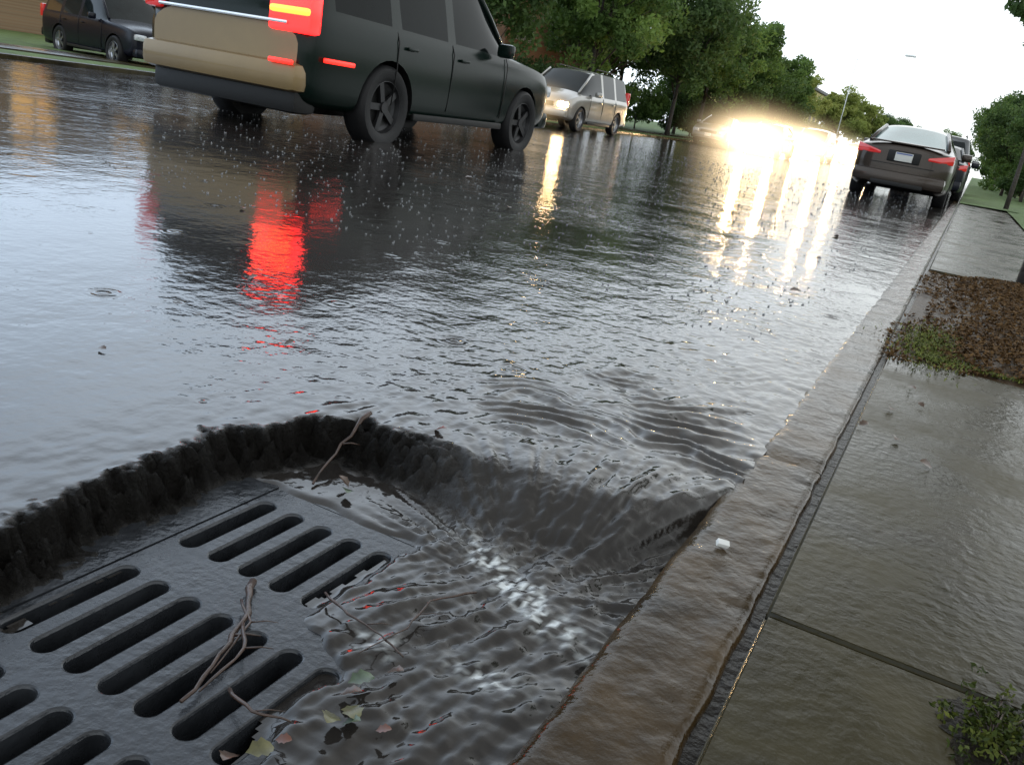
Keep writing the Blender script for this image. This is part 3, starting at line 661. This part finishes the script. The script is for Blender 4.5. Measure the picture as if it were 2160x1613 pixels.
# ------------------------------------------------------------ buildings
def building(name,x0,x1,y0,y1,h,storeys,m,label,cat='building',lit=()):
    root=empty(name,(0,0,0)); tag(root,label,cat)
    V_=[];F_=[]
    def q(a,b_,c,d): o=len(V_); V_.extend([a,b_,c,d]); F_.append((o,o+1,o+2,o+3))
    Mf=mat(name+'_frame',(.4,.38,.34),.5,var=.1); Mg=mat(name+'_pane',(.03,.035,.04),.08,var=.3); Ml=mat(name+'_lit_pane',(.5,.3,.1),.3,emit=(1,.55,.18),es=.55,var=.2)
    wins=[]
    def face(P0,du,length,nrm):
        n=max(2,int(length/3.2)); pu=length/n; ph=h/storeys
        for i in range(n):
            for s in range(storeys):
                u0,u1=i*pu,(i+1)*pu; z0,z1=s*ph,(s+1)*ph; a0,a1=u0+pu*.28,u1-pu*.28; b0,b1=z0+ph*.32,z1-ph*.2
                pt=lambda u,z:(P0[0]+du[0]*u,P0[1]+du[1]*u,z)
                q(pt(u0,z0),pt(u1,z0),pt(u1,b0),pt(u0,b0)); q(pt(u0,b1),pt(u1,b1),pt(u1,z1),pt(u0,z1)); q(pt(u0,b0),pt(a0,b0),pt(a0,b1),pt(u0,b1)); q(pt(a1,b0),pt(u1,b0),pt(u1,b1),pt(a1,b1))
                wins.append((pt((a0+a1)/2,(b0+b1)/2),a1-a0,b1-b0,nrm,du))
    face((x1,y0),(0,1),y1-y0,(1,0)); face((x0,y0),(1,0),x1-x0,(0,-1))
    q((x0,y0,0),(x0,y1,0),(x0,y1,h),(x0,y0,h)); q((x0,y1,0),(x1,y1,0),(x1,y1,h),(x0,y1,h))
    meshobj('wall',V_,F_,m,root)
    rbox('roof',((x0+x1)/2,(y0+y1)/2,h+.2),(x1-x0+.6,y1-y0+.6,.4),M_trim,root,.05)
    for k,(c,w,hh,nrm,du) in enumerate(wins):
        e=empty('window',c,math.atan2(du[1],du[0]),root)
        rbox('pane',(0,.08 if nrm[1] else -.0,0),(w,.02,hh),Ml if k in lit else Mg,e,0)
        v,f=[],[]
        for (a,b_,cw,chh) in ((0,-hh/2,w+.1,.1),(0,hh/2,w+.1,.08),(-w/2,0,.08,hh),(w/2,0,.08,hh),(0,0,.05,hh),(0,0,w,.05)):
            o=len(v)
            for sx in (-.5,.5):
                for sy in (-.5,.5):
                    for sz in (-.5,.5): v.append((a+sx*cw,sy*(.12+.004*len(f)),b_+sz*chh))
            f+=[tuple(o+i for i in qq) for qq in ((0,1,3,2),(4,6,7,5),(0,4,5,1),(2,3,7,6),(0,2,6,4),(1,5,7,3))]
        meshobj('frame',v,f,Mf,e)
    return root
def brick(name,c):
    m=mat(name,c,.8,var=.15); t,N,L=nt(m); b=N['Principled BSDF']; tc=N.new('ShaderNodeTexCoord'); mp=N.new('ShaderNodeMapping'); mp.inputs['Rotation'].default_value=(math.pi/2,0,math.pi/4)
    br=N.new('ShaderNodeTexBrick'); br.inputs['Scale'].default_value=4; br.inputs['Color1'].default_value=(*c,1); br.inputs['Color2'].default_value=(c[0]*.7,c[1]*.7,c[2]*.7,1); br.inputs['Mortar'].default_value=(c[0]*.9,c[1]*1.1,c[2]*1.2,1)
    L.new(tc.outputs['Object'],mp.inputs['Vector']); L.new(mp.outputs['Vector'],br.inputs['Vector']); L.new(br.outputs['Color'],b.inputs['Base Color']); return m
B1=brick('brick_brown',(.22,.11,.06)); B2=brick('brick_tan',(.24,.15,.085)); B3=mat('stucco_yellow',(.5,.42,.15),.7,var=.15)
building('brick_building',-40,-19.5,36,46,7.0,3,B1,'brown brick apartment building behind street trees')
building('tan_building',-42,-26,6,31,3.6,1,B2,'low tan brick building behind the parked black car',lit=(0,1,2,3,4))
building('yellow_building',-36,-22,118,140,8.0,3,B3,'yellow building beyond the street trees')
# ------------------------------------------------------------ street lamps
M_steel=mat('galvanised_steel',(.7,.72,.73),.4,.2,var=.1)
for (y,h) in ((96,10.4),):
    r=empty('street_lamp',(-13.1,y,.0)); tag(r,'tall pale grey street lamp with curved arm over the road','street lamp')
    tubes('pole',[([(0,0,0),(0,0,h*.5),(0,0,h-.9)],[.06,.04,.03])],M_steel,r,10)
    tubes('arm',[([(0,0,h-1.0),(.6,0,h-.35),(2.4,0,h-.05),(4.3,0,h)],[.02,.016,.014,.014])],M_steel,r,8)
    rbox('lamp_head',(4.7,0,h),(1.0,.38,.18),M_steel,r,.07)
# ------------------------------------------------------------ rain splashes
V=[];F=[]
rd=random.Random(5)
for i in range(3600):
    y=3.2+18*rd.random()**1.25
    x=-rd.uniform(.5,min(11.5,1.2+y*.9)); s=rd.uniform(.0028,.0075)*(.5+y*.045); o=len(V)
    n=5
    for k in range(n):
        a=6.283*k/n; V.append((x+s*math.cos(a),y+s*math.sin(a),.0)); V.append((x+1.6*s*math.cos(a+.2),y+1.6*s*math.sin(a+.2),s*rd.uniform(.5,2.8)))
    for k in range(n): F.append((o+2*k,o+2*((k+1)%n),o+2*k+1))
sp=meshobj('rain_splashes',V,F,mat('splash_water',(.25,.26,.27),.15,spec=.9,var=.4,vscale=1.5),None); tag(sp,None,None,kind='stuff')
# ------------------------------------------------------------ headlight glare, added as emission-only volumes around the lamps
def glare_volume(loc,scale,k,col,pw=3):
    m=bpy.data.materials.new('glare_emission'); t,N,L=nt(m); N.remove(N['Principled BSDF'])
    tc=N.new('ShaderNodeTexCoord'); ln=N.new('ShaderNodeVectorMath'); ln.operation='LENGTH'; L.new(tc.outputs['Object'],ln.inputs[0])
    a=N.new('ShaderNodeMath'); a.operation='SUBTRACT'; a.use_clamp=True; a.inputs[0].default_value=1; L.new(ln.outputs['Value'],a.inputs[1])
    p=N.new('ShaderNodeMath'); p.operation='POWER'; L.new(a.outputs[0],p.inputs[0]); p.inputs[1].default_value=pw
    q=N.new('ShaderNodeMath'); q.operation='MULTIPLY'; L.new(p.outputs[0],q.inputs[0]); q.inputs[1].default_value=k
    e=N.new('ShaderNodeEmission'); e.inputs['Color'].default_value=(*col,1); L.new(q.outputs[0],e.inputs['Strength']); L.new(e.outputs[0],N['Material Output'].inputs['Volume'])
    bm=bmesh.new(); bmesh.ops.create_icosphere(bm,subdivisions=3,radius=1); me=bpy.data.meshes.new('headlight_glare'); bm.to_mesh(me); bm.free(); me.materials.append(m)
    o=bpy.data.objects.new('headlight_glare',me); o.location=loc; o.scale=scale; link(o); tag(o,None,None,kind='stuff')
glare_volume((-8.6,39.6,.60),(4.2,3.4,2.3),3.7,(1,.74,.43),3.8); glare_volume((-8.4,51.2,.66),(4.2,3.4,2.3),3.0,(1,.76,.46),3.8); glare_volume((-7.2,61.4,.60),(2.8,2.8,1.8),3.4,(1,.85,.64),3.9); glare_volume((-11.0,22.9,.68),(1.4,1.0,.85),2.2,(1,.70,.36),3.5)
# ------------------------------------------------------------ world, sun, camera
W=bpy.data.worlds.new('World'); S.world=W; W.use_nodes=True; t=W.node_tree; N=t.nodes; L=t.links; bg=N['Background']
sky=N.new('ShaderNodeTexSky'); sky.sky_type='NISHITA'; sky.sun_disc=False; sky.sun_elevation=math.radians(55); sky.sun_rotation=math.radians(10)
tc=N.new('ShaderNodeTexCoord'); sx=N.new('ShaderNodeSeparateXYZ'); L.new(tc.outputs['Generated'],sx.inputs[0])
mr=N.new('ShaderNodeMapRange'); mr.inputs['From Min'].default_value=-.85; mr.inputs['From Max'].default_value=-.1; L.new(sx.outputs['X'],mr.inputs['Value'])
mc=N.new('ShaderNodeMix'); mc.data_type='RGBA'; L.new(mr.outputs['Result'],mc.inputs['Factor']); mc.inputs[6].default_value=(1.48,1.80,2.20,1); mc.inputs[7].default_value=(1.34,1.42,1.44,1)
mz=N.new('ShaderNodeMapRange'); mz.inputs['From Min'].default_value=.42; mz.inputs['From Max'].default_value=.90; mz.inputs['To Min'].default_value=1; mz.inputs['To Max'].default_value=.36; L.new(sx.outputs['Z'],mz.inputs['Value'])
cn=N.new('ShaderNodeTexNoise'); cn.inputs['Scale'].default_value=1.6; cn.inputs['Detail'].default_value=4; L.new(tc.outputs['Generated'],cn.inputs['Vector'])
cm=N.new('ShaderNodeMapRange'); cm.inputs['To Min'].default_value=.85; cm.inputs['To Max'].default_value=1.15; L.new(cn.outputs['Fac'],cm.inputs['Value'])
m1=N.new('ShaderNodeMath'); m1.operation='MULTIPLY'; L.new(mz.outputs['Result'],m1.inputs[0]); L.new(cm.outputs['Result'],m1.inputs[1])
v1=N.new('ShaderNodeVectorMath'); v1.operation='SCALE'; L.new(mc.outputs[2],v1.inputs[0]); L.new(m1.outputs[0],v1.inputs['Scale'])
v2=N.new('ShaderNodeVectorMath'); v2.operation='SCALE'; L.new(sky.outputs[0],v2.inputs[0]); v2.inputs['Scale'].default_value=.012
v3=N.new('ShaderNodeVectorMath'); v3.operation='ADD'; L.new(v1.outputs[0],v3.inputs[0]); L.new(v2.outputs[0],v3.inputs[1]); L.new(v3.outputs[0],bg.inputs['Color']); bg.inputs['Strength'].default_value=1.0
sun=bpy.data.lights.new('sun','SUN'); sun.energy=.5; sun.angle=math.radians(120); sun.color=(1,.95,.88); so=link(bpy.data.objects.new('sun',sun)); so.rotation_euler=(math.radians(-25),0,math.radians(-10))
psi=math.radians(24.4);p=math.radians(17.9);ro=math.radians(10)
f=Vector((-math.sin(psi)*math.cos(p),math.cos(psi)*math.cos(p),-math.sin(p))); r0=Vector((math.cos(psi),math.sin(psi),0)); u0=r0.cross(f)
Rr=math.cos(ro)*r0+math.sin(ro)*u0; U=math.cos(ro)*u0-math.sin(ro)*r0
cam=bpy.data.cameras.new('camera'); co=link(bpy.data.objects.new('camera',cam)); cam.sensor_width=36; cam.lens=36*1850/2160; cam.clip_start=.05; cam.clip_end=1500
co.matrix_world=Matrix(((Rr.x,U.x,-f.x,0),(Rr.y,U.y,-f.y,0),(Rr.z,U.z,-f.z,.7),(0,0,0,1)))
S.camera=co
